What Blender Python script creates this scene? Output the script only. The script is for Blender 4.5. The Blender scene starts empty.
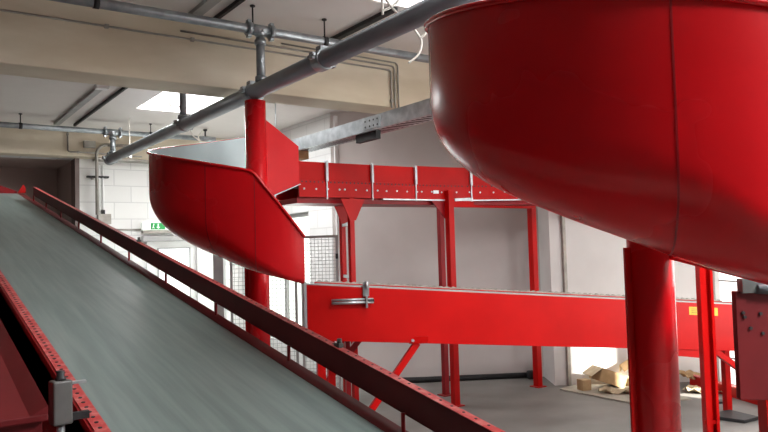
import bpy, bmesh, math, random
from mathutils import Vector, Matrix
random.seed(7)
C = bpy.context.scene.collection
SC = bpy.context.scene
R = math.radians

# ------------------------------------------------------------------ axes
# hall axes: X along the ceiling beams, Y along the sorting line.
# The back bay of the building is turned 35.2 degrees against the hall.
BA = R(35.2)
BR = Vector((math.cos(BA), -math.sin(BA), 0)); BF = Vector((math.sin(BA), math.cos(BA), 0))
def bay(r, f, z=0.0): return BR*r + BF*f + Vector((0, 0, z))
BROT = Matrix.Rotation(-BA, 3, 'Z')

# ------------------------------------------------------------------ materials
def new_mat(name):
    m = bpy.data.materials.new(name); m.use_nodes = True
    nt = m.node_tree; b = nt.nodes['Principled BSDF']
    return m, nt, b
def noisy(name, c1, c2, scale=4, rough=.5, metal=0, detail=4, bump=0, stretch=(1,1,1), coat=0, rvar=0.0, lo=.35, hi=.65, spec=.5):
    m, nt, b = new_mat(name)
    tc = nt.nodes.new('ShaderNodeTexCoord'); mp = nt.nodes.new('ShaderNodeMapping')
    mp.inputs['Scale'].default_value = stretch
    nz = nt.nodes.new('ShaderNodeTexNoise'); nz.inputs['Scale'].default_value = scale; nz.inputs['Detail'].default_value = detail
    cr = nt.nodes.new('ShaderNodeValToRGB')
    cr.color_ramp.elements[0].position = lo; cr.color_ramp.elements[1].position = hi
    cr.color_ramp.elements[0].color = (*c1, 1); cr.color_ramp.elements[1].color = (*c2, 1)
    L = nt.links.new
    L(tc.outputs['Object'], mp.inputs['Vector']); L(mp.outputs['Vector'], nz.inputs['Vector'])
    L(nz.outputs['Fac'], cr.inputs['Fac']); L(cr.outputs['Color'], b.inputs['Base Color'])
    b.inputs['Roughness'].default_value = rough; b.inputs['Metallic'].default_value = metal
    b.inputs['Coat Weight'].default_value = coat; b.inputs['Coat Roughness'].default_value = .15
    b.inputs['Specular IOR Level'].default_value = spec
    if rvar:
        mr = nt.nodes.new('ShaderNodeMapRange'); mr.inputs['To Min'].default_value = rough-rvar; mr.inputs['To Max'].default_value = rough+rvar
        L(nz.outputs['Fac'], mr.inputs['Value']); L(mr.outputs['Result'], b.inputs['Roughness'])
    if bump:
        bp = nt.nodes.new('ShaderNodeBump'); bp.inputs['Strength'].default_value = bump; bp.inputs['Distance'].default_value = .01
        L(nz.outputs['Fac'], bp.inputs['Height']); L(bp.outputs['Normal'], b.inputs['Normal'])
    return m
def brick_mat(name, col, mortar, bw, rh, rough=.8, rot=(0,0,0)):
    m, nt, b = new_mat(name); L = nt.links.new
    tc = nt.nodes.new('ShaderNodeTexCoord'); mp = nt.nodes.new('ShaderNodeMapping'); mp.inputs['Rotation'].default_value = rot
    bk = nt.nodes.new('ShaderNodeTexBrick'); bk.inputs['Scale'].default_value = 1
    bk.inputs['Brick Width'].default_value = bw; bk.inputs['Row Height'].default_value = rh
    bk.inputs['Mortar Size'].default_value = .009; bk.inputs['Mortar Smooth'].default_value = .4
    c2 = tuple(x*.93 for x in col)
    bk.inputs['Color1'].default_value = (*col, 1); bk.inputs['Color2'].default_value = (*c2, 1); bk.inputs['Mortar'].default_value = (*mortar, 1)
    nz = nt.nodes.new('ShaderNodeTexNoise'); nz.inputs['Scale'].default_value = 40
    bp = nt.nodes.new('ShaderNodeBump'); bp.inputs['Strength'].default_value = .3; bp.inputs['Distance'].default_value = .01
    L(tc.outputs['Object'], mp.inputs['Vector']); L(mp.outputs['Vector'], bk.inputs['Vector']); L(tc.outputs['Object'], nz.inputs['Vector'])
    L(bk.outputs['Color'], b.inputs['Base Color']); L(bk.outputs['Fac'], bp.inputs['Height']); bp.invert = True
    L(bp.outputs['Normal'], b.inputs['Normal']); b.inputs['Roughness'].default_value = rough
    return m
def emit_mat(name, col, strength):
    m, nt, b = new_mat(name)
    b.inputs['Base Color'].default_value = (*col, 1)
    b.inputs['Emission Color'].default_value = (*col, 1); b.inputs['Emission Strength'].default_value = strength
    return m
M = {}
M['red'] = noisy('red_paint', (.43,.0015,.0012), (.50,.002,.0015), 3, .38, 0, 3, 0, coat=.0, rvar=.05, spec=.18)
M['red_chute'] = noisy('red_gloss_paint', (.58,.004,.008), (.64,.005,.010), 2, .27, 0, 3, .03, coat=.08, rvar=.04, spec=.35)
M['red_edge'] = noisy('pale_red_paint', (.55,.05,.05), (.75,.25,.23), 30, .5, 0, 4, 0, lo=.45, hi=.75)  # paler, patchy red for flanges and edges
M['maroon'] = noisy('dark_red_paint', (.25,.004,.008), (.31,.005,.010), 4, .42, 0, 3, 0, spec=.3)
M['steel'] = noisy('galvanised_steel', (.42,.46,.48), (.60,.64,.66), 14, .38, .75, 5, .05)
M['lining'] = noisy('bare_sheet_steel', (.52,.63,.66), (.62,.73,.75), 3, .42, .35, 4, 0)
M['pipe'] = noisy('grey_pipe_metal', (.21,.23,.26), (.31,.34,.37), 9, .45, .3, 4, .05, stretch=(1,.2,1))
M['pipe_small'] = noisy('zinc_pipe', (.28,.31,.33), (.40,.43,.45), 12, .36, .7, 4, .04)
M['dark'] = noisy('black_rubber', (.012,.012,.013), (.022,.022,.024), 20, .6)
M['belt'] = noisy('conveyor_belt_rubber', (.19,.25,.235), (.27,.335,.315), 7, .42, 0, 5, .04, stretch=(4,.12,1), rvar=.06, spec=.4)
M['belt_light'] = noisy('worn_grey_belt', (.27,.27,.26), (.42,.42,.40), 40, .7, 0, 4, .2)
M['roller'] = noisy('roller_grey', (.10,.10,.11), (.16,.16,.17), 8, .4, .5)
M['floor'] = noisy('concrete_floor', (.17,.163,.152), (.25,.24,.225), 1.6, .62, 0, 9, .06, rvar=.12)
M['ceiling'] = noisy('ceiling_plaster', (.74,.70,.67), (.80,.76,.73), 1.2, .9, 0, 5)
M['beam'] = noisy('beige_beam_paint', (.58,.49,.36), (.76,.68,.55), 1.6, .75, 0, 6, .08, stretch=(.5,1,1.6))
M['wall'] = noisy('white_wall_plaster', (.70,.68,.66), (.78,.77,.75), 1.5, .85, 0, 6, .06)
M['wall_grey'] = noisy('greyish_wall_plaster', (.56,.52,.50), (.64,.60,.58), 1.3, .85, 0, 6, .06)
M['block_x'] = brick_mat('white_block_wall', (.84,.84,.82), (.66,.66,.65), .50, .25, rot=(R(90),0,0))
M['block_y'] = brick_mat('white_block_side_wall', (.82,.82,.81), (.68,.68,.67), .50, .25, rot=(R(90),R(90),0))
M['niche'] = noisy('brown_grey_panel', (.50,.40,.37), (.56,.47,.43), 1.4, .8)
M['frame_dark'] = noisy('dark_door_frame', (.15,.11,.10), (.20,.15,.14), 3, .5)
M['conduit'] = noisy('grey_conduit', (.30,.28,.25), (.40,.38,.34), 10, .5, .3)
M['wall_dim'] = noisy('bounce_cut_dark_wall', (.05,.048,.05), (.07,.066,.068), 1.2, .9)  # for walls out of view, coloured dark to cut bounced light
M['maroon_shaded'] = noisy('shaded_red_paint', (.11,.007,.009), (.15,.010,.012), 4, .5, 0, 4, 0, spec=.25)  # red paint darkened in its colour to stand in for shade
M['white'] = noisy('white_paint', (.78,.78,.77), (.84,.84,.83), 5, .5)
M['cable'] = noisy('white_cable', (.70,.68,.62), (.80,.78,.72), 5, .6)
M['grey'] = noisy('grey_paint', (.34,.34,.34), (.42,.42,.41), 5, .5)
M['box_grey'] = noisy('control_box_grey', (.085,.085,.08), (.12,.12,.115), 8, .45)
M['green'] = emit_mat('exit_sign_green', (.02,.28,.07), .35)
M['sign_white'] = emit_mat('exit_sign_white', (.95,1,.95), .35)
M['yellow'] = noisy('yellow_sticker', (.62,.40,.02), (.70,.46,.03), 30, .5)
M['ink'] = noisy('sticker_ink', (.20,.13,.01), (.24,.15,.01), 30, .6)
M['carton'] = noisy('brown_cardboard', (.36,.23,.11), (.50,.34,.18), 9, .85, 0, 5, .1)
M['carton_pale'] = noisy('pale_cardboard', (.52,.42,.27), (.66,.56,.38), 9, .85, 0, 5, .1)
M['mat'] = noisy('pale_floor_mat', (.40,.37,.30), (.50,.47,.39), 5, .85)
M['skylight'] = emit_mat('skylight_daylight', (1,1,1), 2.5)
M['gate'] = emit_mat('daylit_gate_panel', (1,.98,.95), 1.3)
M['window_green'] = emit_mat('daylit_window_pane', (.93,1,.92), 1.1)
M['glass_lit'] = emit_mat('door_pane_daylight', (.95,.97,1), .6)

# ------------------------------------------------------------------ mesh builder
class MB:
    def __init__(s): s.bm = bmesh.new(); s.mi = 0
    def _f(s, vs, smooth=False):
        try:
            f = s.bm.faces.new(vs); f.material_index = s.mi; f.smooth = smooth; return f
        except ValueError: return None
    def box(s, c, size, rot=None):
        c = Vector(c); h = Vector(size)/2; v = []
        for x in (-1,1):
            for y in (-1,1):
                for z in (-1,1):
                    p = Vector((x*h.x, y*h.y, z*h.z))
                    if rot is not None: p = rot @ p
                    v.append(s.bm.verts.new(c+p))
        for a in ((0,1,3,2),(4,6,7,5),(0,4,5,1),(2,3,7,6),(0,2,6,4),(1,5,7,3)): s._f([v[i] for i in a])
        return s
    def span(s, a, b):
        a = Vector(a); b = Vector(b); return s.box((a+b)/2, [abs(x) for x in (b-a)])
    def prism(s, pts, d):
        d = Vector(d); a = [s.bm.verts.new(Vector(p)) for p in pts]; b = [s.bm.verts.new(Vector(p)+d) for p in pts]
        n = len(a); s._f(a[::-1]); s._f(b)
        for i in range(n): s._f([a[i], a[(i+1)%n], b[(i+1)%n], b[i]])
        return s
    def tube(s, pts, r, n=12, caps=True, smooth=True):
        pts = [Vector(p) for p in pts]; rings = []; up = None
        for i, p in enumerate(pts):
            t = (pts[min(i+1,len(pts)-1)]-pts[max(i-1,0)]).normalized()
            if up is None:
                up = Vector((0,0,1)) if abs(t.z) < .9 else Vector((1,0,0))
            up = (up - t*up.dot(t)).normalized(); sd = t.cross(up)
            rr = r[i] if isinstance(r, (list,tuple)) else r
            rings.append([s.bm.verts.new(p + (up*math.cos(2*math.pi*k/n)+sd*math.sin(2*math.pi*k/n))*rr) for k in range(n)])
        for a, b in zip(rings, rings[1:]):
            for k in range(n): s._f([a[k], a[(k+1)%n], b[(k+1)%n], b[k]], smooth)
        if caps: s._f(rings[0][::-1]); s._f(rings[-1])
        return s
    def bar(s, a, b, w, h, up=(0,0,1)):
        a = Vector(a); b = Vector(b); t = (b-a); ln = t.length; t.normalize(); up = Vector(up)
        if abs(t.dot(up)) > .98: up = Vector((0,1,0))
        sd = t.cross(up).normalized(); up = sd.cross(t)
        return s.box((a+b)/2, (w, ln, h), Matrix((sd, t, up)).transposed())
    def loft(s, rings, closed=True, mats=None, caps=True, smooth=False):
        rv = [[s.bm.verts.new(Vector(p)) for p in rg] for rg in rings]; n = len(rv[0])
        for a, b in zip(rv, rv[1:]):
            for k in range(n if closed else n-1):
                if mats: s.mi = mats[k]
                s._f([a[k], a[(k+1)%n], b[(k+1)%n], b[k]], smooth)
        if caps and closed:
            s.mi = 0; s._f(rv[0][::-1]); s._f(rv[-1])
        return s
    def disc(s, c, nrm, r, n=8, h=.001):
        c = Vector(c); nrm = Vector(nrm).normalized()
        return s.tube([c - nrm*h, c+nrm*h], r, n)
    def build(s, name, mats, parent=None, kind=None, bevel=0, label=None, at=None):
        if not isinstance(mats, (list, tuple)): mats = [mats]
        bmesh.ops.recalc_face_normals(s.bm, faces=s.bm.faces)
        org = Vector((0,0,0))
        if parent is not None: org = wloc(parent)
        elif at is not None: org = Vector(at)
        for v in s.bm.verts: v.co -= org
        me = bpy.data.meshes.new(name); s.bm.to_mesh(me); s.bm.free()
        for m in mats: me.materials.append(m if not isinstance(m, str) else M[m])
        o = bpy.data.objects.new(name, me); C.objects.link(o)
        if parent is not None: o.parent = parent
        elif at is not None: o.location = at
        if kind: o['kind'] = kind
        if label: o['label'] = label
        if bevel:
            bv = o.modifiers.new('bevel', 'BEVEL'); bv.width = bevel; bv.segments = 2; bv.limit_method = 'ANGLE'
        return o
def wloc(o):
    l = Vector((0,0,0))
    while o is not None: l += o.location; o = o.parent
    return l
def thing(name, label, cat, loc, group=None):
    o = bpy.data.objects.new(name, None); C.objects.link(o); o.location = loc; o.empty_display_size = .1
    return tag(o, label, cat, group)
def tag(o, label, cat, group=None):
    o['label'] = label; o['category'] = cat
    if group: o['group'] = group
    return o

# ================================================================== SETTING
ZC, ZR = 3.72, 3.55          # ceiling in front of / behind the big beam
MB().span((-2.6,-3.2,-.2), (9.0,12.8,0)).build('floor', 'floor', kind='structure')
# front ceiling with a skylight hole
SKF = [(3.15,4.0,3.45,4.62), (2.35,3.35,.85,2.15), (2.5,3.4,-2.0,-.6)]
b = MB()
xs = sorted({-2.6, 8.5, *[q for k in SKF for q in k[:2]]}); ys = sorted({-3.2, 6.0, *[q for k in SKF for q in k[2:]]})
for x0, x1 in zip(xs, xs[1:]):
    for y0, y1 in zip(ys, ys[1:]):
        mx_, my_ = (x0+x1)/2, (y0+y1)/2
        if not any(k[0] < mx_ < k[1] and k[2] < my_ < k[3] for k in SKF): b.span((x0,y0,ZC), (x1,y1,ZC+.15))
b.build('ceiling', 'ceiling', kind='structure')
SK1 = (2.53, 3.55, 7.85, 8.95)
b = MB()
b.span((-2.6,6.0,ZR), (SK1[0],12.8,ZR+.32)); b.span((SK1[1],6.0,ZR), (8.5,12.8,ZR+.32))
b.span((SK1[0],6.0,ZR), (SK1[1],SK1[2],ZR+.32)); b.span((SK1[0],SK1[3],ZR), (SK1[1],12.8,ZR+.32))
b.build('ceiling_rear', 'ceiling', kind='structure')
for i, (s, z) in enumerate(((SK1, ZR),) + tuple((k, ZC) for k in SKF)):
    w = MB().span((s[0],s[2],z+.08), (s[1],s[3],z+.10)).build('window_%d' % (i+1 if i < 2 else i+2), 'skylight', kind='structure')
# beams
for i, (y0, y1, zt) in enumerate(((5.76, 6.14, ZC), (10.72, 10.98, ZR))):
    x1 = 7.4 if i == 0 else 4.9
    MB().span((-2.5,y0,3.14), (x1,y1,zt)).build('ceiling_beam', 'beam', kind='structure', bevel=.01)
# far wall (white blocks) with the dark niche on the left and door
b = MB(); b.span((2.22,10.95,0), (3.22,11.2,3.55)); b.span((3.22,10.95,1.98), (4.1,11.2,3.55)); b.span((4.1,10.95,0), (5.1,11.2,3.55))
b.span((-2.6,10.95,3.14), (2.22,11.2,3.55))
b.build('wall_far', 'block_x', kind='structure')
b = MB(); b.span((-2.6,12.4,0), (2.4,12.6,3.3)); b.span((2.22,11.2,0), (2.42,12.4,3.3)); b.span((-2.6,11.2,3.14), (2.22,12.4,3.3))
b.span((.4,12.3,1.6), (1.75,12.4,2.75)); b.span((-1.2,12.3,.2), (.2,12.4,2.75))
b.build('wall_niche', 'niche', kind='structure')
MB().span((2.20,10.93,0), (2.26,11.2,3.14)).build('trim_1', 'frame_dark', kind='structure')
# side wall along Y with lit window behind the mesh fence
b = MB(); WX = 4.86
b.span((WX,8.1,0), (WX+.25,8.75,ZR)); b.span((WX,8.75,2.25), (WX+.25,10.5,ZR)); b.span((WX,8.75,0), (WX+.25,10.5,.35)); b.span((WX,10.5,0), (WX+.25,11.0,ZR))
b.build('wall_side', 'block_y', kind='structure')
w = MB().span((WX+.10,8.75,.35), (WX+.12,10.5,2.25)).build('window_3', 'window_green', kind='structure')
b = MB()
for y in (8.78, 9.62, 10.47): b.span((WX+.06,y-.03,.35), (WX+.10,y+.03,2.25))
b.span((WX+.06,8.75,.35), (WX+.10,10.5,.41)); b.span((WX+.06,8.75,2.19), (WX+.10,10.5,2.25))
b.build('window_frame', 'grey', w)
# back walls (turned bay)
def wall_seg(name, p, q, th, z0, z1, mat):
    p = Vector((p[0],p[1],0)); q = Vector((q[0],q[1],0)); d = (q-p).normalized(); n = Vector((-d.y, d.x, 0))*th
    return MB().prism([bay(*p[:2],z0), bay(*q[:2],z0), bay(*(q+n)[:2],z0), bay(*(p+n)[:2],z0)], (0,0,z1-z0)).build(name, mat, kind='structure')
wall_seg('wall_back', (-.69,9.40), (2.0,9.05), .25, 0, ZC, 'wall_grey')
b = MB(); b.prism([bay(1.99,8.46), bay(4.3,8.46), bay(4.3,9.4), bay(1.99,9.4)], (0,0,ZC)).build('wall_back_right', 'wall', kind='structure')
MB().bar(bay(2.155,8.445,0), bay(2.155,8.445,3.7), .05, .03).build('trim_2', 'conduit', kind='structure')
MB().bar(bay(-.62,9.375,0), bay(-.62,9.375,3.5), .05, .03).build('trim_3', 'white', kind='structure')
# right wall: lit sectional gate, an open doorway the sun falls through, then glazed gates
g0 = Vector((3.93, 8.5)); gd = Vector((.146, -.989)).normalized()
def gp(s, z=0.0, off=0.0):
    p = g0 + gd*s + Vector((-gd.y, gd.x))*off*-1; return bay(p.x, p.y, z)
def gwall(b, s0, s1, z0, z1, o0=0.0, o1=.2):
    return b.prism([gp(s0,z0,-o0), gp(s1,z0,-o0), gp(s1,z0,-o1), gp(s0,z0,-o1)], (0,0,z1-z0))
# off>0 goes into the room; build outside with negative offset
b = MB()
gwall(b, -.3, .08, 0, ZC); gwall(b, .08, 1.1, 2.7, ZC); gwall(b, 1.1, 1.16, 0, ZC); gwall(b, 1.16, 1.8, 1.9, ZC)
gwall(b, 1.8, 2.0, 0, ZC); gwall(b, 2.0, 4.8, 2.6, ZC); gwall(b, 2.0, 4.8, 0, .6); gwall(b, 4.8, 12.5, 0, ZC)
b.build('wall_right', 'wall', kind='structure')
dgate = gwall(MB(), .08, 1.1, 0, 2.7, .06, .10).build('door_2', 'gate', kind='structure')
b = MB()
for k in range(1,9): gwall(b, .08, 1.1, k*.3-.008, k*.3+.008, .05, .06)
b.build('panel_joint', 'grey', dgate)
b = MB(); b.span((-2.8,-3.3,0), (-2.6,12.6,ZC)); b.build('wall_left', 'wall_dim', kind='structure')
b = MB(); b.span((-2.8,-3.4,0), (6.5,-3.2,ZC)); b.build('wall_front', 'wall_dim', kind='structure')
wn = gwall(MB(), 2.0, 4.8, .6, 2.6, .08, .12).build('window_6', 'gate', kind='structure')
b = MB()
for k in range(5): gwall(b, 2.0+k*.69, 2.04+k*.69, .6, 2.6, .04, .08)
b.build('window_frame', 'grey', wn)
# far door
d = MB().span((3.30,10.98,0), (4.02,11.03,1.92)).build('door_1', 'white', kind='structure')
b = MB(); b.span((3.22,10.92,0), (3.30,11.0,1.98)); b.span((4.02,10.92,0), (4.10,11.0,1.98)); b.span((3.22,10.92,1.92), (4.10,11.0,1.98)); b.build('door_frame', 'white', d)
MB().span((3.42,10.965,1.0), (3.9,10.98,1.78)).build('pane', 'glass_lit', d)
b = MB(); b.span((3.40,10.955,.98), (3.42,10.985,1.80)); b.span((3.9,10.955,.98), (3.92,10.985,1.80)); b.span((3.40,10.955,1.78), (3.92,10.985,1.80)); b.build('pane_frame', 'grey', d)

# ================================================================== INCLINED BELT CONVEYOR
EL = R(10.0); SL = math.tan(EL)
def bz(y): return .826 + y*SL
YA, YB = .5, 9.35
def slab(b, x0, x1, dz0, dz1, y0=YA, y1=YB):
    return b.prism([(x0,y0,bz(y0)+dz0), (x1,y0,bz(y0)+dz0), (x1,y0,bz(y0)+dz1), (x0,y0,bz(y0)+dz1)], (0, y1-y0, (y1-y0)*SL))
cv = thing('belt_conveyor', 'inclined conveyor with wide grey-green belt and dark red guard rail, at left', 'conveyor', (.87, 4.9, 0))
slab(MB(), .50, 1.24, -.012, 0).build('belt', 'belt', cv)
b = MB(); slab(b, .46, .50, -.30, -.013); slab(b, .46, .47, -.30, .012)
b.build('side_frame', 'maroon', cv)
# perforated left flange
b = MB(); slab(b, .468, .507, .012, .016)
b.mi = 1; y = YA+.1
while y < 6.5:
    b.disc((.486, y, bz(y)+.0165), (0,-math.sin(EL),math.cos(EL)), .0062, 8, .0006); y += .042
b.build('perforated_flange', ['red_edge', 'dark'], cv, label='light red perforated edge flange')
b = MB(); slab(b, 1.24, 1.30, -.26, -.006); slab(b, 1.235, 1.30, -.006, .002)
b.build('side_frame', 'maroon_shaded', cv)
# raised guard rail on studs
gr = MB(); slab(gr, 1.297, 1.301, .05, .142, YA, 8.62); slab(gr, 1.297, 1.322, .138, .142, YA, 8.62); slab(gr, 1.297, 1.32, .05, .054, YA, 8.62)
gr = gr.build('guard_rail', 'maroon_shaded', cv)
b = MB(); slab(b, 1.294, 1.324, .142, .1445, YA, 8.62)
b.mi = 1; y = YA+.1
while y < 5.2:
    b.disc((1.312, y, bz(y)+.1448), (0,-math.sin(EL),math.cos(EL)), .0045, 8, .0006); y += .05
b.build('perforated_top_flange', ['red_edge', 'dark'], gr, label='pale lit top edge of guard rail')  # light on the guard's top is put into a paler red
y = 1.0
while y < 8.6:
    b = MB(); b.tube([(1.285,y,bz(y)-.04), (1.285,y,bz(y)+.06)], .007, 8); b.build('rail_stud', 'maroon', gr); y += .75
for y in (2.16, 4.62):
    b = MB(); b.span((1.302,y-.015,bz(y)+.144),(1.322,y+.02,bz(y)+.158)); b.tube([(1.313,y,bz(y)+.156),(1.313,y,bz(y)+.174)], .009, 10); b.build('rail_clamp', 'box_grey', gr)
# head end plates and drum
b = MB(); b.tube([(.50,YB,bz(YB)-.10), (1.24,YB,bz(YB)-.10)], .098, 24); b.build('head_drum', 'roller', cv)
b = MB(); b.prism([(.30,YB+.05,bz(YB)+.0),(1.24,YB+.05,bz(YB)+.0),(1.24,YB+.05,bz(YB)+.03),(1.05,YB+.05,bz(YB)+.10),(.55,YB+.05,bz(YB)+.03)], (0,.006,0)); b.build('end_plate', 'maroon', cv)
b = MB(); b.prism([(1.24,YB+.03,bz(YB)+.01),(1.33,YB+.03,bz(YB)+.01),(1.33,YB+.03,bz(YB)+.07),(1.305,YB+.03,bz(YB)+.115)], (0,.01,0)); b.build('end_lug', 'red', cv, label='small bright red pointed lug')
slab(MB(), .272, .458, -.17, -.165).build('gap_tone_sheet', 'maroon', cv)  # sheet added so the shaded gap shows dark red, not black
slab(MB(), .50, 1.24, -.25, -.245).build('underside_pan', 'maroon', cv)
for y in (1.0, 4.8, 8.6):
    for x in (.49, 1.27):
        MB().span((x-.03,y-.03,0), (x+.03,y+.03,bz(y)-.24)).build('leg', 'maroon', cv)
# control box clamped under the left flange
cb = MB(); cb.box((.385,2.12,1.30), (.052,.045,.12), Matrix.Rotation(R(8),3,'Z')); cb = cb.build('control_box', 'box_grey', cv, bevel=.005, label='small grey control box with black button')
MB().tube([(.385,2.12,1.36),(.385,2.12,1.367),(.385,2.12,1.368),(.385,2.12,1.386)], [.014,.014,.011,.011], 14).build('button', 'dark', cb, label='black push button')
MB().tube([(.385,2.12,1.24),(.385,2.12,.0)], .011, 10).build('stalk', 'steel', cb)
MB().box((.43,2.13,1.255), (.06,.02,.02)).build('clamp', 'dark', cb)
MB().box((.428,2.13,1.348), (.05,.022,.006)).build('mounting_tab', 'steel', cb)

# red sheet housing left of the conveyor
hs = thing('drive_housing', 'dark red sheet metal housing beside the inclined conveyor, bottom left corner', 'housing', (-.1, 3.6, 0))
def hz(y): return 1.373 + (y-1.64)*.165
b = MB(); b.prism([(-.55,1.64,.1),(.262,1.64,.1),(.262,1.64,hz(1.64)-.012),(-.55,1.64,hz(1.64)-.012)], (0,4.4,0))
bb = b.bm
for v in bb.verts:
    if v.co.y > 3 and v.co.z > .5: v.co.z = hz(6.04)-.012
b.build('housing_body', 'maroon_shaded', hs)
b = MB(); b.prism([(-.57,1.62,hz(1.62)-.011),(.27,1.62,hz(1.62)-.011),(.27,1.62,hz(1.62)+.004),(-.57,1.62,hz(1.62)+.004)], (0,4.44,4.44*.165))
b.build('cover_plate', 'maroon_shaded', hs, bevel=.003)
b = MB(); b.prism([(.235,1.62,hz(1.62)+.004),(.27,1.62,hz(1.62)+.004),(.27,1.62,hz(1.62)+.02)], (0,4.44,4.44*.165)); b.build('folded_edge', 'maroon_shaded', hs)
for x in (-.5,.21):
    for y in (1.7, 5.9): MB().span((x-.03,y-.03,0),(x+.03,y+.03,.12)).build('foot', 'maroon', hs)

# ================================================================== SPIRAL CHUTES
RC = .85
def chute(cx, cy, ztop, label, rim, lead=.42):
    t = thing('spiral_chute', label, 'spiral chute', (cx, cy, 0), 'red spiral chutes under the ceiling pipe')
    def zr(a): return rim[0] - rim[1]*(a-90)
    def zb(a): return 2.185 - .0041*(a-90)
    A1, A2 = 243., 268.
    st = []                                   # stations: point on the outer edge, inward direction, rim z, bottom z
    for k in range(7):
        u = lead*(1-k/7); aa = 90 - u/RC*180/math.pi
        st.append((Vector((cx+u, cy+RC, 0)), Vector((0,-1,0)), zr(aa) , zb(aa)))
    n = 74
    angs = [90 + (A2-90)*k/n for k in range(n+1)]
    for a in angs:
        d = Vector((math.cos(R(a)), math.sin(R(a)), 0)); z1 = zr(a)
        if a > A1: z1 = zr(A1) + (1.80-zr(A1))*(a-A1)/(A2-A1)
        st.append((Vector((cx,cy,0))+d*RC, -d, z1, zb(a)))
    def rcz(zbm):
        a = 90 + (2.185-zbm)/.0041; u = min(1, max(0, (a-215)/48)); return .30 - .262*u*u*(3-2*u)
    def prof(zt, zbm, off, rc=.30):
        rr = rc - off; h = min(rc, zt-zbm-.002); pts = [(off, zt), (off, zbm + h + (zt-zbm-h)*.5)]
        for k in range(11):
            q = R(90*k/10); pts.append((off + rr*(1-math.cos(q)), zbm + off + (h-off)*(1-math.sin(q))))
        pts.append((RC-.087, zbm+off+.17)); return pts
    rings = []
    for p, d, zt, zbm in st:
        o = prof(zt, zbm, 0, rcz(zbm)); i = prof(zt, zbm, .005, rcz(zbm))
        rings.append([p + d*x + Vector((0,0,z)) for x, z in o + i[::-1]])
    npf = len(prof(2,1,0))
    mats = [0]*(npf-1) + [0] + [1]*(npf-1) + [0]
    MB().loft(rings, True, mats, True, True).build('trough', ['red_chute', 'lining'], t)
    o = C.objects[-1] if False else t.children[-1]
    for pl in o.data.polygons: pl.use_smooth = True
    o.data.set_sharp_from_angle(angle=R(35))
    MB().tube([p - d*.006 + Vector((0,0,zt-.004)) for p, d, zt, zbm in st], .011, 10).build('rolled_rim', 'red_chute', t)
    for a in (A1-22, A1):
        k = min(range(len(st)), key=lambda i: abs((90+(A2-90)*(i-7)/n) - a) if i >= 7 else 1e9)
        p, d, zt, zbm = st[k]; side = Vector((-d.y, d.x, 0))
        o = prof(zt-.02, zbm, 0, rcz(zbm))[:-1]; w = .0012 if a < A1-30 else .003; rg = []
        for x, z in o:
            q = p + d*(x-.0015) + Vector((0,0,z - (.0015 if x > .02 else 0)))
            rg.append([q-side*w, q+side*w, q+side*w+d*.004, q-side*w+d*.004])
        MB().loft(rg).build('seam', 'maroon', t)
    # end stiffener, central column, entry plate
    p, d, zt, zbm = st[-1]
    b = MB(); b.tube([(cx,cy,.012), (cx,cy,ztop)], .087, 40); col = b.build('column', 'red_chute', t)
    b = MB(); b.span((cx-.17,cy-.17,0), (cx+.17,cy+.17,.015)); b.build('base_plate', 'red', t)
    fd = Vector((-.70,.30,0)).normalized(); fin = MB()
    fin.box(Vector((cx,cy,1.0))+fd*.098, (.03,.012,1.35), Matrix.Rotation(math.atan2(fd.y,fd.x),3,'Z')); fin.build('column_fin', 'red', t)
    b = MB(); y = cy+.0
    b.prism([(cx+.06,y,2.13),(cx+.40,y,2.27),(cx+.40,y,2.60),(cx+.06,y,2.83)], (0,.006,0)); b.build('entry_plate', 'red_chute', t)
    b = MB(); b.bar((cx+.06,y-.01,2.13),(cx+.40,y-.01,2.27),.03,.006); b.build('lit_edge_strip', 'steel', t)  # pale strip stands in for light on the plate's lower edge
    return t
PX, PY = 2.484, 5.343
chute(PX, PY, 2.955, 'farther red spiral chute, left of centre, its cut end above the flat conveyor', (2.735, .003))
chute(2.459, 1.666, 2.955, 'huge near red spiral chute filling the upper right corner, bowl seen from below', (2.738, .0026))

# ================================================================== FLAT CONVEYOR (frontal, bright red side)
fc = thing('flat_conveyor', 'long flat conveyor with bright red side plate crossing the middle of the photo', 'conveyor', bay(1.4, 6.0, 0))
F0 = Vector((-.587, 5.2)); F1 = Vector((3.62, 6.43)); fdv = (F1-F0).normalized(); fn = Vector((-fdv.y, fdv.x)); FL = (F1-F0).length
def fp(s, off, z):
    p = F0 + fdv*s + fn*off; return bay(p.x, p.y, z)
def ftop(s): return 1.449 - .0875*s
def fslab(b, s0, s1, o0, o1, d0, d1):
    v = []
    ring = lambda s: [fp(s,o0,ftop(s)+d0), fp(s,o1,ftop(s)+d0), fp(s,o1,ftop(s)+d1), fp(s,o0,ftop(s)+d1)]
    return b.loft([ring(s0), ring(s1)], True)
fslab(MB(), 0, FL, 0, .04, -.415, -.004).build('side_plate', 'red', fc, bevel=.003)
fslab(MB(), .18, FL, .62, .66, -.415, .0).build('side_plate', 'red', fc)
fslab(MB(), .18, FL, .045, .615, -.03, -.008).build('belt', 'belt_light', fc)
fslab(MB(), 0, FL, .0, .035, -.004, .006).build('edge_strip', 'grey', fc, label='thin grey strip along the top edge')
rg = []
for k in range(int((FL-.25)/.03)):
    q = .19 + k*.03; h = .006 + .012*(k % 2)
    rg.append([fp(q,.625,ftop(q)), fp(q,.655,ftop(q)), fp(q,.655,ftop(q)+h), fp(q,.625,ftop(q)+h)])
MB().loft(rg).build('ribbed_edge', 'conduit', fc, label='ribbed grey far edge')
fslab(MB(), -.022, -.001, 0, .05, -.415, .015).build('end_frame', 'grey', fc)
MB().tube([fp(.24,.04,ftop(0)-.11), fp(.24,.625,ftop(0)-.11)], .06, 16).build('end_roller', 'roller', fc)
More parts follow.
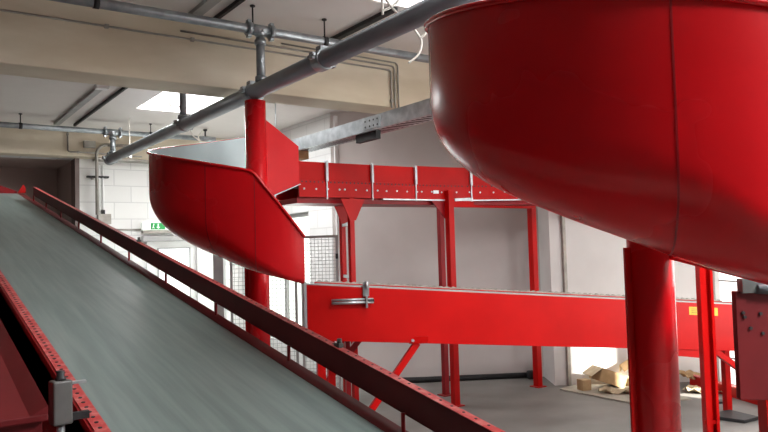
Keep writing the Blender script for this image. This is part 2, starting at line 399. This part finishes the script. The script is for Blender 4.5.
# lever bar on clamp
lv = MB(); lv.tube([fp(.18,-.035,1.30), fp(.50,-.035,1.296)], .011, 12); lv.tube([fp(.18,-.03,1.322), fp(.50,-.03,1.318)], .009, 12)
lv = lv.build('lever_bar', 'steel', fc, label='grey double bar on a clamp at the left end')
b = MB(); b.box(fp(.45,-.012,1.395), (.045,.03,.11), BROT); b.box(fp(.45,-.03,1.30), (.014,.05,.09), BROT); b.tube([fp(.45,-.035,1.40), fp(.45,-.035,1.455)], .010, 10); b.build('clamp', 'steel', lv)
MB().box(fp(.475,-.033,1.309), (.06,.032,.02), BROT).build('end_cap', 'dark', lv)
# sticker
st_ = MB(); st_.prism([fp(3.36,-.002,1.045), fp(3.66,-.002,1.019), fp(3.66,-.002,1.089), fp(3.36,-.002,1.115)], fp(0,.0015,0)-fp(0,0,0)); st_ = st_.build('warning_sticker', 'yellow', fc, label='yellow sticker')
b = MB()
for k in range(3): b.prism([fp(3.38,-.0035,1.06+.016*k), fp(3.52,-.0035,1.048+.016*k), fp(3.52,-.0035,1.053+.016*k), fp(3.38,-.0035,1.065+.016*k)], fp(0,.001,0)-fp(0,0,0))
b.build('printed_lines', 'ink', st_)
# bolt plate and braces
bp = MB(); bp.box(fp(.86,-.006,.985), (.15,.012,.055), BROT); bp = bp.build('bolt_plate', 'red', fc)
for q in (.81,.91): MB().disc(fp(q,-.014,.985), -bay(*fn), .012, 8, .006).build('bolt', 'steel', bp)
MB().bar(fp(.86,.03,.96), fp(.15,.03,.07), .035, .05).build('brace', 'red', fc)
MB().bar(fp(.60,.62,1.0), fp(-.05,.62,.25), .035, .05).build('brace', 'maroon', fc)
for s in (.10, 4.28):
    for o, s in ((.03, s), (.63, s if s > 1 else .30)):
        MB().prism([fp(s-.03,o-.03,0), fp(s+.03,o-.03,0), fp(s+.03,o+.03,0), fp(s-.03,o+.03,0)], (0,0,ftop(s)-.394)).build('leg', 'red', fc)
MB().prism([fp(.42,.60,0), fp(.46,.60,0), fp(.46,.64,0), fp(.42,.64,0)], (0,0,ftop(.4)-.39)).build('leg', 'maroon', fc)

# ================================================================== RAISED CONVEYOR AT THE BACK
rcv = thing('raised_conveyor', 'high red conveyor on tall posts along the back wall, with grey clips', 'conveyor', (4.6, 6.0, 0))
path = [(3.15,5.84),(3.6,5.835),(4.1,5.83),(4.55,5.82),(4.87,5.80),(5.16,5.755),(5.44,5.67),(5.70,5.55),(5.95,5.38),(6.2,5.12),(6.4,4.8),(6.55,4.4)]
path = [Vector((x,y,0)) for x, y in path]
def nrm(i):
    t = (path[min(i+1,len(path)-1)]-path[max(i-1,0)]).normalized(); return Vector((-t.y, t.x, 0))
def plane_strip(o0, o1, z0, z1, name, mat, i0=0, i1=None):
    i1 = len(path) if i1 is None else i1
    rings = []
    for i in range(i0, i1):
        n = nrm(i); p = path[i]
        rings.append([p+n*o0+Vector((0,0,z0)), p+n*o1+Vector((0,0,z0)), p+n*o1+Vector((0,0,z1)), p+n*o0+Vector((0,0,z1))])
    return MB().loft(rings, True).build(name, mat, rcv)
plane_strip(0, .03, 2.205, 2.365, 'side_frame', 'red')
plane_strip(.47, .50, 2.205, 2.365, 'side_frame', 'red')
plane_strip(.03, .47, 2.33, 2.345, 'belt', 'belt_light')
plane_strip(.05, .45, 2.15, 2.20, 'under_frame', 'maroon')
plane_strip(-.012, .03, 2.192, 2.205, 'lower_flange', 'steel', 2)
for s0, s1 in ((0,1),(1,2),(2,3),(3,5),(5,8),(8,11)):
    plane_strip(.010, .016, 2.368, 2.545 if s0 < 3 else 2.56, 'guard_panel', 'red', s0, s1+1)
plane_strip(.484, .490, 2.368, 2.545, 'rear_guard', 'red')
for i, sx in ((0,.66),(1,.75),(2,.94),(5,.25),(8,0)):
    n = nrm(i); p = path[i].lerp(path[i+1], sx); t = Vector((n.y,-n.x,0))
    b = MB(); b.box(p - n*.008 + Vector((0,0,2.46)), (.028,.03,.20), Matrix.Rotation(math.atan2(t.y,t.x),3,'Z'))
    b.box(p - n*.008 + Vector((0,0,2.28)), (.014,.014,.19), Matrix.Rotation(math.atan2(t.y,t.x),3,'Z'))
    b.build('guard_clip', 'steel', rcv, bevel=.004)
# bolt row and perforations
pr = MB()
for i in range(7):
    a, c = path[i], path[i+1]; n = Vector((-(c-a).y,(c-a).x,0)).normalized(); ln = (c-a).length
    k = .03
    while k < ln:
        q = a.lerp(c, k/ln); pr.disc(q - n*.001 + Vector((0,0,2.352)), n, .009, 6, .0008); k += .045
    k = .05
    while k < ln:
        q = a.lerp(c, k/ln); MB().disc(q - n*.004 + Vector((0,0,2.285+random.uniform(-.003,.003))), n, .009, 8, .004).build('bolt', 'steel', rcv); k += .13
pr.build('perforation_row', 'dark', rcv)['kind'] = 'stuff'
MB().box((4.78,5.796,2.285), (.07,.004,.035), Matrix.Rotation(R(-3),3,'Z')).build('type_plate', 'white', rcv, label='small white type plate')
def post(x, y, z1, w=.07, mat='red'):
    b = MB(); b.span((x-w/2,y-w/2,.008),(x+w/2,y+w/2,z1)); o = b.build('leg', mat, rcv)
    MB().span((x-.07,y-.07,0),(x+.07,y+.07,.01)).build('foot_plate', mat, o)
    return o
for x, y in ((3.70,5.81),(3.89,6.28)):
    o = post(x, y, 2.20, .05, 'red')
    MB().prism([(x-.13,y-.03,2.19),(x+.15,y-.03,2.19),(x+.04,y-.03,1.98),(x-.03,y-.03,1.98)], (0,.006,0)).build('gusset', 'red', o)
MB().bar((3.70,5.81,1.42),(3.89,6.28,1.42),.02,.03).build('cross_tie', 'steel', rcv)
MB().bar((3.70,5.81,1.95),(3.89,6.28,1.95),.02,.03).build('cross_tie', 'steel', rcv)
post(4.93,5.76,2.30); post(5.20,6.24,2.2,.06,'maroon')
MB().prism([(4.72,5.80,2.19),(4.90,5.80,2.19),(4.90,5.80,2.0)], (0,.01,0)).build('gusset', 'maroon', rcv)
post(6.31,5.86,2.22,.075)
MB().bar((4.93,5.775,2.165),(6.31,5.835,2.165),.05,.085).build('cross_beam', 'red', rcv)
MB().bar((5.0,5.75,2.20),(6.05,5.70,2.26),.02,.03).build('tie_rod', 'steel', rcv)

# ================================================================== SECOND OUTFEED CONVEYOR (right edge) and support frame
oc = thing('outfeed_conveyor', 'dark red end of a conveyor at the right edge, under the huge near chute', 'conveyor', bay(1.9, 2.8, 0))
def op(r, f, z): return bay(r, 2.50 + (r-1.24)*.10 + f, z)
def oslab(b, r0, r1, o0, o1, z0, z1, sl=-.07):
    ring = lambda r: [op(r,o0,z0+(r-1.24)*sl), op(r,o1,z0+(r-1.24)*sl), op(r,o1,z1+(r-1.24)*sl), op(r,o0,z1+(r-1.24)*sl)]
    return b.loft([ring(r0), ring(r1)])
oslab(MB(), 1.24, 3.0, 0, .03, 1.13, 1.512).build('side_plate', 'maroon_shaded', oc, bevel=.003)
oslab(MB(), 1.62, 3.0, .6, .63, 1.13, 1.505).build('side_plate', 'maroon', oc)
oslab(MB(), 1.62, 3.0, .03, .6, 1.49, 1.50).build('belt', 'belt', oc)
MB().tube([op(1.66,.02,1.475), op(1.66,.62,1.475)], .03, 16).build('end_roller', 'roller', oc)
MB().tube([op(1.31,-.02,1.518), op(1.9,-.02,1.48)], .017, 14).build('edge_roller', 'roller', oc)
b = MB(); b.box(op(1.285,.0,1.53), (.05,.04,.05), BROT); b.build('bearing_block', 'box_grey', oc)
for r, z in ((1.265,1.435),(1.29,1.38),(1.33,1.43),(1.27,1.42),(1.335,1.36)):
    MB().disc(op(r,-.004,z), BF, .006, 8, .004).build('bolt', 'dark', oc)
for r, o in ((1.36,.02),(1.75,.6),(2.8,.02),(2.8,.6)):
    if True: MB().prism([op(r-.03,o-.03,0), op(r+.03,o-.03,0), op(r+.03,o+.03,0), op(r-.03,o+.03,0)], (0,0,1.13+(r-1.24)*-.07)).build('leg', 'red', oc)

sf = thing('support_frame', 'red upright post standing right of the thick chute column, with a tie bar behind', 'support post', (3.975, 2.335, 0))
c0 = Vector((3.975,2.335,0))
prf = [(-.038,-.03),(-.004,-.03),(-.004,-.022),(-.028,-.022),(-.028,.022),(.028,.022),(.028,-.022),(.022,-.022),(.022,-.03),(.038,-.03),(.038,.03),(-.038,.03)]
MB().prism([c0+BR*x+BF*y+Vector((0,0,.011)) for x, y in prf], (0,0,1.57)).build('post', 'red', sf)
MB().box(c0+Vector((0,0,.006))+BF*.02, (.16,.12,.012), BROT).build('foot_plate', 'red', sf)
MB().box(c0+Vector((0,0,.62))+BF*-.01, (.085,.012,.02), BROT).build('joint_plate', 'red', sf)
# low red frame and braces behind, under the flat conveyor
lf = thing('floor_rail', 'low red rail on the floor at far right before the bright gate', 'rail', bay(3.8, 7.9, 0))
MB().bar(bay(3.55,8.30,.055), bay(3.80,7.0,.055), .04, .11).build('rail_bar', 'red', lf)
MB().bar(bay(3.55,8.30,.115), bay(3.80,7.0,.115), .06, .012).build('rail_flange', 'red_edge', lf)
bz_ = MB().bar(fp(3.62,.03,.72), fp(4.28,.03,.26), .04, .05).build('brace', 'red', fc)
MB().bar(fp(2.95,.03,.775), fp(3.62,.03,.68), .04, .08).build('tie_bar', 'red', fc)

# ================================================================== CEILING PIPES
PXB, PZB = 2.484, 3.035
mp = thing('overhead_pipe', 'thick dark grey pipe running diagonally overhead past the chutes', 'pipe', (PXB, 5.2, PZB))
MB().tube([(PXB,-1.2,PZB),(PXB,10.15,PZB)], .065, 28).build('pipe_run', 'pipe', mp)
def coupling(y, parent):
    b = MB(); b.tube([(PXB,y-.05,PZB),(PXB,y+.05,PZB)], .076, 24)
    for s in (-1,1):
        b.box((PXB+s*.082,y,PZB-.02*s), (.03,.05,.05)); b.tube([(PXB+s*.09,y-.045,PZB-.02*s),(PXB+s*.09,y+.045,PZB-.02*s)], .012, 8)
    b.box((PXB,y,PZB+.083), (.07,.07,.03))
    return b.build('pipe_coupling', 'pipe_small', parent, bevel=.004)
for y in (2.3, 4.22, 5.40, 7.1, 10.08): coupling(y, mp)
for i, (y, z1, dx) in enumerate(((5.22, 3.5, 0), (9.92, 3.39, 0))):
    b = MB(); b.tube([(PXB,y,PZB+.05),(PXB,y,z1-.04)], .036, 18)
    b.tube([(PXB,y,PZB+.06),(PXB,y,PZB+.10)], .048, 18); b.tube([(PXB,y,z1-.10),(PXB,y,z1-.06)], .048, 18)
    b.build('riser', 'pipe_small', mp)
MB().tube([(PXB,7.1,PZB+.06),(PXB,7.1,ZR)], .035, 16).build('hanger_pipe', 'pipe', mp)
MB().tube([(PXB,7.1,PZB+.06),(PXB,7.1,PZB+.10)], .055, 16).build('hanger_collar', 'pipe', mp)
def cross_pipe(y, z, x0, x1, r, label, tee, rods, zc):
    t = thing('branch_pipe', label, 'pipe', (PXB, y, z))
    MB().tube([(x0,y,z),(x1,y,z)], r, 20).build('pipe_run', 'pipe_small', t)
    b = MB(); b.tube([(tee-.09,y,z),(tee+.09,y,z)], r*1.2, 18); b.tube([(tee,y,z-.05),(tee,y,z)], r*1.2, 18)
    for s in (-.1,.1): b.tube([(tee+s-.018,y,z),(tee+s+.018,y,z)], r*1.55, 16); b.box((tee+s,y,z+r*1.5), (.03,.05,.03)); b.box((tee+s,y,z-r*1.5), (.03,.05,.03))
    b.build('tee_fitting', 'pipe_small', t)
    for x in rods:
        h = MB(); h.tube([(x,y,z+r*.9),(x,y,zc)], .007, 8); h.tube([(x-.02,y,z),(x+.02,y,z)], r*1.14, 16)
        h.tube([(x,y,zc-.012),(x,y,zc)], .022, 10); h.build('hanger_rod', 'dark', t)
    return t
cross_pipe(5.22, 3.52, -2.2, 6.2, .038, 'long zinc pipe along the near beam top, with tee above the farther chute', PXB, (1.2, 2.42, 3.1, 4.35), ZC)
cross_pipe(9.92, 3.39, -2.2, 3.75, .036, 'thin zinc pipe along the far beam at left, joined to the thick pipe end', PXB, (1.35, 3.0), ZR)
v = thing('pipe_valve', 'small valve end on the far pipe, tangled with white cable', 'valve', (3.82, 9.92, 3.39))
MB().tube([(3.75,9.92,3.390),(3.95,9.92,3.390)], .038, 14).build('valve_body', 'pipe_small', v)
MB().tube([(3.80,9.92,3.390),(3.80,9.92,3.50),(3.80,9.92,3.505),(3.80,9.92,3.53)], [.012,.012,.03,.03], 10).build('valve_wheel', 'dark', v)

# conduits on beams and far wall
def conduit(name, label, paths, r, cat='conduit', mat='conduit', n=8, clips=()):
    p0 = Vector(paths[0][0])
    t = thing(name, label, cat, p0)
    for p in paths: MB().tube(p, r, n).build('conduit_tube', mat, t)
    for c in clips: MB().box(c, (.03,.03,.03)).build('clip', mat, t)
    return t
def arc(c, r, a0, a1, plane, n=6):
    out = []
    for k in range(n+1):
        a = R(a0+(a1-a0)*k/n); u, w = r*math.cos(a), r*math.sin(a)
        out.append(Vector(c) + (Vector((u,0,w)) if plane == 'xz' else Vector((0,u,w))))
    return out
yb = 5.745
conduit('beam_conduit', 'two thin conduits along the upper face of the near beam, ending above the grey tray',
    [[(-2.4,yb,3.535),(4.16,yb,3.52)] + arc((4.16,yb,3.49),.03,90,0,'xz') + [(4.19,yb,3.13)],
     [(2.0,yb,3.585),(4.20,yb,3.565)] + arc((4.20,yb,3.53),.035,90,0,'xz') + [(4.235,yb,3.13)]], .009, clips=[(1.4,yb,3.527),(2.1,yb,3.525),(3.5,yb,3.523),(4.19,yb,3.2)])
conduit('beam_conduit', 'short third conduit running right along the near beam beside the thick pipe crossing',
    [[(2.95,yb,3.615),(4.24,yb,3.605)] + arc((4.24,yb,3.565),.04,90,0,'xz') + [(4.28,yb,3.13)]], .008, clips=[(3.6,yb,3.61)])
yw = 10.70
conduit('wall_conduit', 'thin conduit dropping down the far beam at left then turning right to a small box',
    [[(2.06,yw,3.52),(2.06,yw,3.24)] + arc((2.10,yw,3.24),.04,180,270,'xz') + [(2.36,yw,3.20),(3.1,yw,3.18)]], .012, clips=[(2.06,yw,3.45),(2.2,yw,3.2)])
conduit('wall_conduit', 'curved grey conduit bending over from the far beam down the white block wall',
    [[(3.0,yw,3.33),(2.60,yw,3.33)] + arc((2.60,yw,3.18),.15,90,180,'xz') + [(2.45,yw,2.95),(2.45,yw,2.3)]], .022, clips=[(2.44,10.93,2.85)])
t = conduit('wall_pipe', 'pair of white vertical pipes with black foot valve under the thick pipe end',
    [[(2.53,10.9,3.05),(2.53,10.9,2.35)], [(2.58,10.9,3.05),(2.58,10.9,2.35)]], .016, 'pipe', 'white')
MB().span((2.36,10.86,2.86),(2.66,10.95,2.885)).build('pipe_bracket', 'dark', t)
MB().tube([(2.58,10.9,2.38),(2.58,10.9,2.31)], .028, 10).build('foot_valve', 'dark', t)
MB().span((2.50,10.84,2.17),(2.68,10.95,2.32)).build('junction', 'conduit', t)
jb = MB().span((2.27,10.66,3.27),(2.43,10.72,3.37)).build('junction_box', 'conduit', bevel=.006); tag(jb, 'small grey junction box on the far beam left of the curved conduit', 'junction box')
rl = MB().span((2.45,10.70,3.11),(4.86,10.95,3.135)).build('wall_rail', 'conduit'); tag(rl, 'pale horizontal rail under the far beam on top of the block wall', 'rail')
t = conduit('wall_rod', 'thin pale rod hanging from the rear ceiling beside the far tee', [[(2.62,9.6,ZR),(2.62,9.6,3.02)]], .007, 'rod', 'cable')
MB().tube([(2.62,9.6,3.06),(2.62,9.6,3.0)], .03, 8).build('rod_hook', 'cable', t)
conduit('sign_conduit', 'thin conduit running left from the exit sign over the block wall', [[(2.6,10.93,2.09),(3.14,10.93,2.09)]], .013)
# ceiling battens
def batten(name, label, x, y0, y1, z, w, mat='grey', cap=True):
    t = thing(name, label, 'trunking', (x, (y0+y1)/2, z))
    MB().span((x-w/2,y0,z-.035),(x+w/2,y1,z)).build('channel', mat, t)
    if cap: MB().span((x-w/2-.03,y0-.04,z-.05),(x+w/2+.03,y0+.06,z)).build('end_box', 'white', t)
batten('ceiling_trunking', 'grey trunking strip with pale end box on the rear ceiling at left', 1.86, 7.85, 10.4, ZR, .07)
batten('ceiling_trunking', 'thin dark strip on the rear ceiling right of the trunking with end box', 2.09, 7.0, 10.4, ZR, .025, 'dark', False)
batten('ceiling_trunking', 'wide grey strip on the front ceiling, upper left of the zinc tee', 2.08, 2.0, 5.75, ZC, .09, 'grey', False)
batten('ceiling_trunking', 'thin dark strip on the front ceiling next to the wide grey strip', 2.27, 2.0, 5.75, ZC, .03, 'dark', False)
batten('ceiling_trunking', 'dark trunking on the front ceiling leading up to the skylight at top', 3.45, 4.65, 5.75, ZC, .06, 'dark', False)
# hanging white cables
def cable(label, paths, r=.008):
    t = thing('hanging_cable', label, 'cable', paths[0][0])
    for p in paths:
        pts = []
        P = [Vector(q) for q in p]
        for i in range(len(P)-1):
            a, b_, c, d_ = P[max(i-1,0)], P[i], P[i+1], P[min(i+2,len(P)-1)]
            for k in range(5):
                u = k/5; pts.append(.5*((2*b_)+(c-a)*u+(2*a-5*b_+4*c-d_)*u*u+(3*b_-a-3*c+d_)*u**3))
        pts.append(P[-1]); MB().tube(pts, r, 8).build('cable_strand', 'cable', t)
cable('white cable loop hanging from the edge of the rear skylight', [[(2.62,7.98,ZR),(2.60,7.92,3.47),(2.62,7.9,3.40),(2.72,7.92,3.41),(2.82,7.96,3.47)],[(2.62,7.9,3.40),(2.60,7.9,3.44)]])
cable('white cables dangling from the valve on the far pipe', [[(3.55,9.88,ZR),(3.60,9.88,3.42),(3.70,9.88,3.34),(3.74,9.88,3.22)],[(3.75,9.88,3.5),(3.68,9.88,3.40),(3.74,9.88,3.30),(3.70,9.88,3.24)]], .010)
cable('white cable loop hanging between the thick pipe and the near chute', [[(2.70,3.86,ZC),(2.76,3.82,3.40),(2.88,3.72,3.22),(2.94,3.68,3.12),(2.945,3.68,3.06),(2.92,3.69,3.00),(2.87,3.73,2.95)],[(3.10,3.58,ZC),(3.04,3.62,3.36),(2.98,3.65,3.17),(2.94,3.68,3.12)]], .008)
cable('white cable fixture at the skylight edge above the thick pipe', [[(3.08,4.31,ZC),(3.08,4.31,3.49)],[(3.08,4.31,3.52),(3.14,4.28,3.55),(3.20,4.24,3.62),(3.22,4.22,ZC)]], .010)

# cable tray
ct = thing('cable_tray', 'long galvanised cable tray hanging diagonally behind the chutes', 'cable tray', (3.52, 5.5, 2.8))
b = MB(); b.span((3.47,2.6,2.745),(3.475,8.05,2.87)); b.span((3.47,2.6,2.865),(3.50,8.05,2.87)); b.build('side_rail', 'steel', ct)
b = MB(); b.span((3.655,2.6,2.745),(3.66,8.05,2.87)); b.build('side_rail', 'steel', ct)
b = MB(); b.span((3.47,2.6,2.742),(3.66,8.05,2.747)); b.mi = 1; y = 2.7
while y < 8.0: b.span((3.50,y,2.7405),(3.63,y+.03,2.742)); y += .07
b.build('tray_bottom', ['steel','dark'], ct)
b = MB(); b.span((3.462,4.93,2.76),(3.47,5.2,2.85))
b.mi = 1
for yy in (4.97,5.03,5.09,5.16):
    for zz in (2.78,2.83): b.disc((3.461,yy,zz),(1,0,0),.009,8,.001)
b.build('splice_plate', ['steel','dark'], ct)
MB().span((3.50,5.05,2.67),(3.55,5.38,2.742)).build('bracket', 'dark', ct)
for y in (3.1, 7.2):
    zc = ZC if y < 6 else ZR
    MB().tube([(3.6,y,2.75),(3.6,y,zc)], .006, 8).build('hanger_rod', 'steel', ct)
MB().span((3.44,6.45,2.66),(3.60,6.75,2.742)).build('junction', 'carton', ct, label='small brownish box under the tray')

# ================================================================== EXIT SIGN, DOOR LINTEL
ex = thing('exit_sign', 'white exit sign box with green running figure panel above the far door', 'sign', (3.3, 10.9, 2.05))
MB().span((3.14,10.84,2.075),(3.60,10.95,2.19)).build('sign_box', 'sign_white', ex, bevel=.005)
MB().span((3.26,10.832,2.085),(3.48,10.842,2.185)).build('green_panel', 'green', ex)
b = MB(); yy = 10.829
b.span((3.365,yy,2.115),(3.381,yy+.002,2.172)); b.prism([(3.345,yy,2.122),(3.401,yy,2.122),(3.373,yy,2.095)], (0,.002,0))
b.tube([(3.305,yy,2.166),(3.305,yy+.002,2.166)], .008, 8); b.bar((3.303,yy,2.155),(3.297,yy,2.13),.002,.012,(1,0,0)); b.bar((3.297,yy,2.13),(3.312,yy,2.10),.002,.007,(1,0,0)); b.bar((3.297,yy,2.13),(3.284,yy,2.102),.002,.007,(1,0,0))
b.build('pictogram', 'sign_white', ex)
MB().span((3.15,10.86,2.03),(3.62,10.95,2.073)).build('sign_base', 'conduit', ex)
dl = MB().span((3.14,10.83,1.90),(3.92,10.955,1.985)).build('door_track', 'grey', bevel=.01); tag(dl, 'grey sliding track over the far white door', 'door track')

# ================================================================== MESH FENCE
def fence(r0, r1, f, label, z1=1.87, gap=.05, wires=True):
    t = thing('mesh_fence', label, 'fence panel', bay((r0+r1)/2, f, 0), 'grey wire mesh fence panels by the side wall')
    b = MB(); w = .03
    for r in (r0, r1-w): b.prism([bay(r,f-.015,.05), bay(r+w,f-.015,.05), bay(r+w,f+.015,.05), bay(r,f+.015,.05)], (0,0,z1-.05))
    for z in (.05, z1-w): b.prism([bay(r0,f-.014,z), bay(r1,f-.014,z), bay(r1,f+.014,z), bay(r0,f+.014,z)], (0,0,w))
    b.build('panel_frame', 'grey', t)
    b = MB(); r = r0+gap
    while r < r1-.02: b.tube([bay(r,f,.06), bay(r,f,z1-.01)], .0028, 4, False, False); r += gap
    z = .1
    while z < z1-.02: b.tube([bay(r0+.01,f+.004,z), bay(r1-.01,f+.004,z)], .0028, 4, False, False); z += gap
    b.build('wire_mesh', 'grey', t)
    for r in (r0+.015, r1-.015): MB().prism([bay(r-.02,f-.02,0), bay(r+.02,f-.02,0), bay(r+.02,f+.02,0), bay(r-.02,f+.02,0)], (0,0,.06)).build('foot', 'grey', t)
    return t
fence(-1.86, -1.06, 8.4, 'wire mesh fence panel behind the thin red column, left of two')
t = fence(-1.00, -.555, 8.3, 'wire mesh fence panel right of the chute end, with latch at right', gap=.042)
MB().box(bay(-.57,8.275,1.62), (.03,.03,.06), BROT).build('latch', 'dark', t)
fpst = MB().prism([bay(-2.05,8.35,0), bay(-1.93,8.35,0), bay(-1.93,8.47,0), bay(-2.05,8.47,0)], (0,0,1.95)).build('fence_post', 'grey'); tag(fpst, 'grey square post at the left end of the mesh fence', 'post')

# ================================================================== FLOOR CLUTTER
cd = MB().tube([bay(-.4,8.86,.035), bay(.377,8.88,.035), bay(1.80,9.0,.035)], .035, 10).build('floor_pipe', 'dark'); tag(cd, 'thin dark pipe lying on the floor along the grey recessed wall', 'pipe')
e = MB().box(bay(1.82,8.93,.05), (.14,.10,.10), BROT).build('pipe_elbow', 'dark', bevel=.02); tag(e, 'black lump at the right end of the dark floor pipe', 'pipe fitting')
mt = MB().prism([bay(1.98,8.20,.002), bay(2.54,7.40,.002), bay(3.2,7.5,.002), bay(3.0,8.40,.002), bay(2.2,8.40,.002)], (0,0,.012)).build('floor_mat', 'mat'); tag(mt, 'pale sheet lying on the concrete floor under the cardboard scraps', 'mat')
cube = MB().box(bay(2.24,8.11,.074), (.12,.11,.12), BROT @ Matrix.Rotation(R(20),3,'Z')).build('cardboard_block', 'carton', bevel=.004); tag(cube, 'small square brown block left of the cardboard scraps', 'block')
def carton(c, size, rz, tilt, label, mat='carton', flaps=True):
    rot = BROT @ Matrix.Rotation(R(rz),3,'Z') @ Matrix.Rotation(R(tilt),3,'Y')
    t = thing('cardboard_box', label, 'cardboard', bay(*c[:2], 0))
    cc = bay(*c); s = size; w = .006; b = MB()
    b.box(cc + rot @ Vector((0,0,-s[2]/2)), (s[0],s[1],w), rot)
    for k in (-1,1):
        b.box(cc + rot @ Vector((k*s[0]/2,0,0)), (w,s[1],s[2]), rot); b.box(cc + rot @ Vector((0,k*s[1]/2,0)), (s[0],w,s[2]), rot)
    b.build('box_body', mat, t)
    if flaps:
        for k in (-1,1):
            q = rot @ Matrix.Rotation(R(k*50),3,'Y')
            MB().box(cc + rot @ Vector((k*s[0]/2,0,s[2]/2)) + q @ Vector((k*s[0]/4,0,0)), (s[0]/2,s[1],w), q).build('flap', 'carton_pale', t)
    return t
carton((2.56,8.24,.13), (.34,.22,.15), 15, 20, 'opened flat brown cardboard box lying next to the small block')
carton((2.84,8.33,.26), (.17,.13,.09), -30, -35, 'crumpled cardboard box on top of the scraps, leaning on the white wall')
def sheet(c, size, rz, tx, ty, label, mat):
    rot = BROT @ Matrix.Rotation(R(rz),3,'Z') @ Matrix.Rotation(R(tx),3,'X') @ Matrix.Rotation(R(ty),3,'Y')
    b = MB(); nx, ny = 7, 5; vs = []
    for k in (0,1):
        for i in range(nx):
            for j in range(ny):
                p = Vector(((i/(nx-1)-.5)*size[0], (j/(ny-1)-.5)*size[1], .03*math.sin(i*1.9+j*1.3)*(size[0]/.4) + k*.006))
                vs.append(b.bm.verts.new(bay(*c)+rot@p))
    def ix(k,i,j): return vs[k*nx*ny+i*ny+j]
    for i in range(nx-1):
        for j in range(ny-1):
            b._f([ix(0,i,j),ix(0,i,j+1),ix(0,i+1,j+1),ix(0,i+1,j)]); b._f([ix(1,i,j),ix(1,i+1,j),ix(1,i+1,j+1),ix(1,i,j+1)])
    for i in range(nx-1):
        b._f([ix(0,i,0),ix(0,i+1,0),ix(1,i+1,0),ix(1,i,0)]); b._f([ix(0,i,ny-1),ix(1,i,ny-1),ix(1,i+1,ny-1),ix(0,i+1,ny-1)])
    for j in range(ny-1):
        b._f([ix(0,0,j),ix(1,0,j),ix(1,0,j+1),ix(0,0,j+1)]); b._f([ix(0,nx-1,j),ix(0,nx-1,j+1),ix(1,nx-1,j+1),ix(1,nx-1,j)])
    o = b.build('cardboard_sheet', mat); tag(o, label, 'cardboard'); return o
sheet((3.02,7.98,.075), (.34,.22), 10, 8, 6, 'torn brown cardboard sheet on the floor left of the thick column', 'carton')
sheet((2.56,7.90,.035), (.42,.18), -12, 0, 2, 'pale cardboard strip lying flat in the sunlit patch', 'carton_pale')
sheet((3.52,8.26,.12), (.34,.18), 30, 18, 8, 'crumpled brown cardboard sheet right of the thick column against the wall', 'carton')
sheet((3.50,7.86,.035), (.40,.22), -8, 0, 0, 'flat tan cardboard sheet on the floor right of the thick column', 'carton_pale')
blk = MB().prism([bay(2.98,6.75,.002), bay(3.25,6.50,.002), bay(3.45,6.62,.002), bay(3.32,6.92,.002)], (0,0,.03)).build('rubber_mat', 'dark', bevel=.004); tag(blk, 'black plate lying on the floor at lower right', 'plate')
for q, lb in (((3.42,7.35,.016), 'small dark scrap on the floor beyond the black plate'),):
    o = MB().prism([bay(q[0]-.07,q[1]-.06,.001), bay(q[0]+.10,q[1]-.04,.001), bay(q[0]+.05,q[1]+.07,.001), bay(q[0]-.05,q[1]+.03,.001)], (0,0,.02)).build('floor_scrap', 'dark'); tag(o, lb, 'scrap')

# ================================================================== LIGHT
def area(name, loc, size, power, target, col=(1,1,1)):
    l = bpy.data.lights.new(name, 'AREA'); l.shape = 'RECTANGLE'; l.size, l.size_y = size; l.energy = power; l.color = col
    o = bpy.data.objects.new(name, l); C.objects.link(o); o.location = loc
    o.rotation_euler = (Vector(target)-Vector(loc)).to_track_quat('-Z', 'Y').to_euler(); return o
area('rear_skylight_light', (3.04,8.4,ZR+.06), (1.0,1.05), 110, (3.04,8.4,0))
for k, pw in zip(SKF, (6, 122, 330)):
    c = ((k[0]+k[1])/2, (k[2]+k[3])/2, ZC+.06); area('front_skylight_light', c, (k[1]-k[0]-.03, k[3]-k[2]-.03), pw, (c[0], c[1], 0))
gc = gp(3.4,1.6,.01); area('gate_light', gc, (2.7,1.9), 60, gc + (gp(3.4,1.6,1)-gp(3.4,1.6,0)), (1,.98,.95))
sw = (WX+.03,9.6,1.3); area('side_window_light', sw, (1.6,1.8), 35, (0,9.6,1.3), (.96,1,.95))
s = bpy.data.lights.new('sun', 'SUN'); s.energy = 26; s.angle = R(2.0); s.color = (1,.95,.86)
so = bpy.data.objects.new('sun', s); C.objects.link(so)
sd = bay(2.75,8.15,0) - bay(4.13,7.05,.9); so.rotation_euler = sd.to_track_quat('-Z','Y').to_euler()
w = bpy.data.worlds.new('world'); SC.world = w; w.use_nodes = True
w.node_tree.nodes['Background'].inputs['Color'].default_value = (.8,.9,1,1); w.node_tree.nodes['Background'].inputs['Strength'].default_value = 1.0

# ================================================================== CAMERA
cam = bpy.data.cameras.new('camera'); cam.sensor_width = 36; cam.lens = 36*700/768; cam.clip_start = .02
co = bpy.data.objects.new('camera', cam); C.objects.link(co)
PIT, ROL = R(2.62), R(1.6)
fw = BF*math.cos(PIT) + Vector((0,0,math.sin(PIT))); up0 = BR.cross(fw)
rt = BR*math.cos(ROL) - up0*math.sin(ROL); up = rt.cross(fw)
mx = Matrix((rt, up, -fw)).transposed().to_4x4(); mx.translation = Vector((0,0,1.7)); co.matrix_world = mx
SC.camera = co
SC.view_settings.view_transform = 'Standard'; SC.view_settings.look = 'None'
SC.view_settings.exposure = 0.0; SC.view_settings.gamma = 1.0; SC.view_settings.use_curve_mapping = False
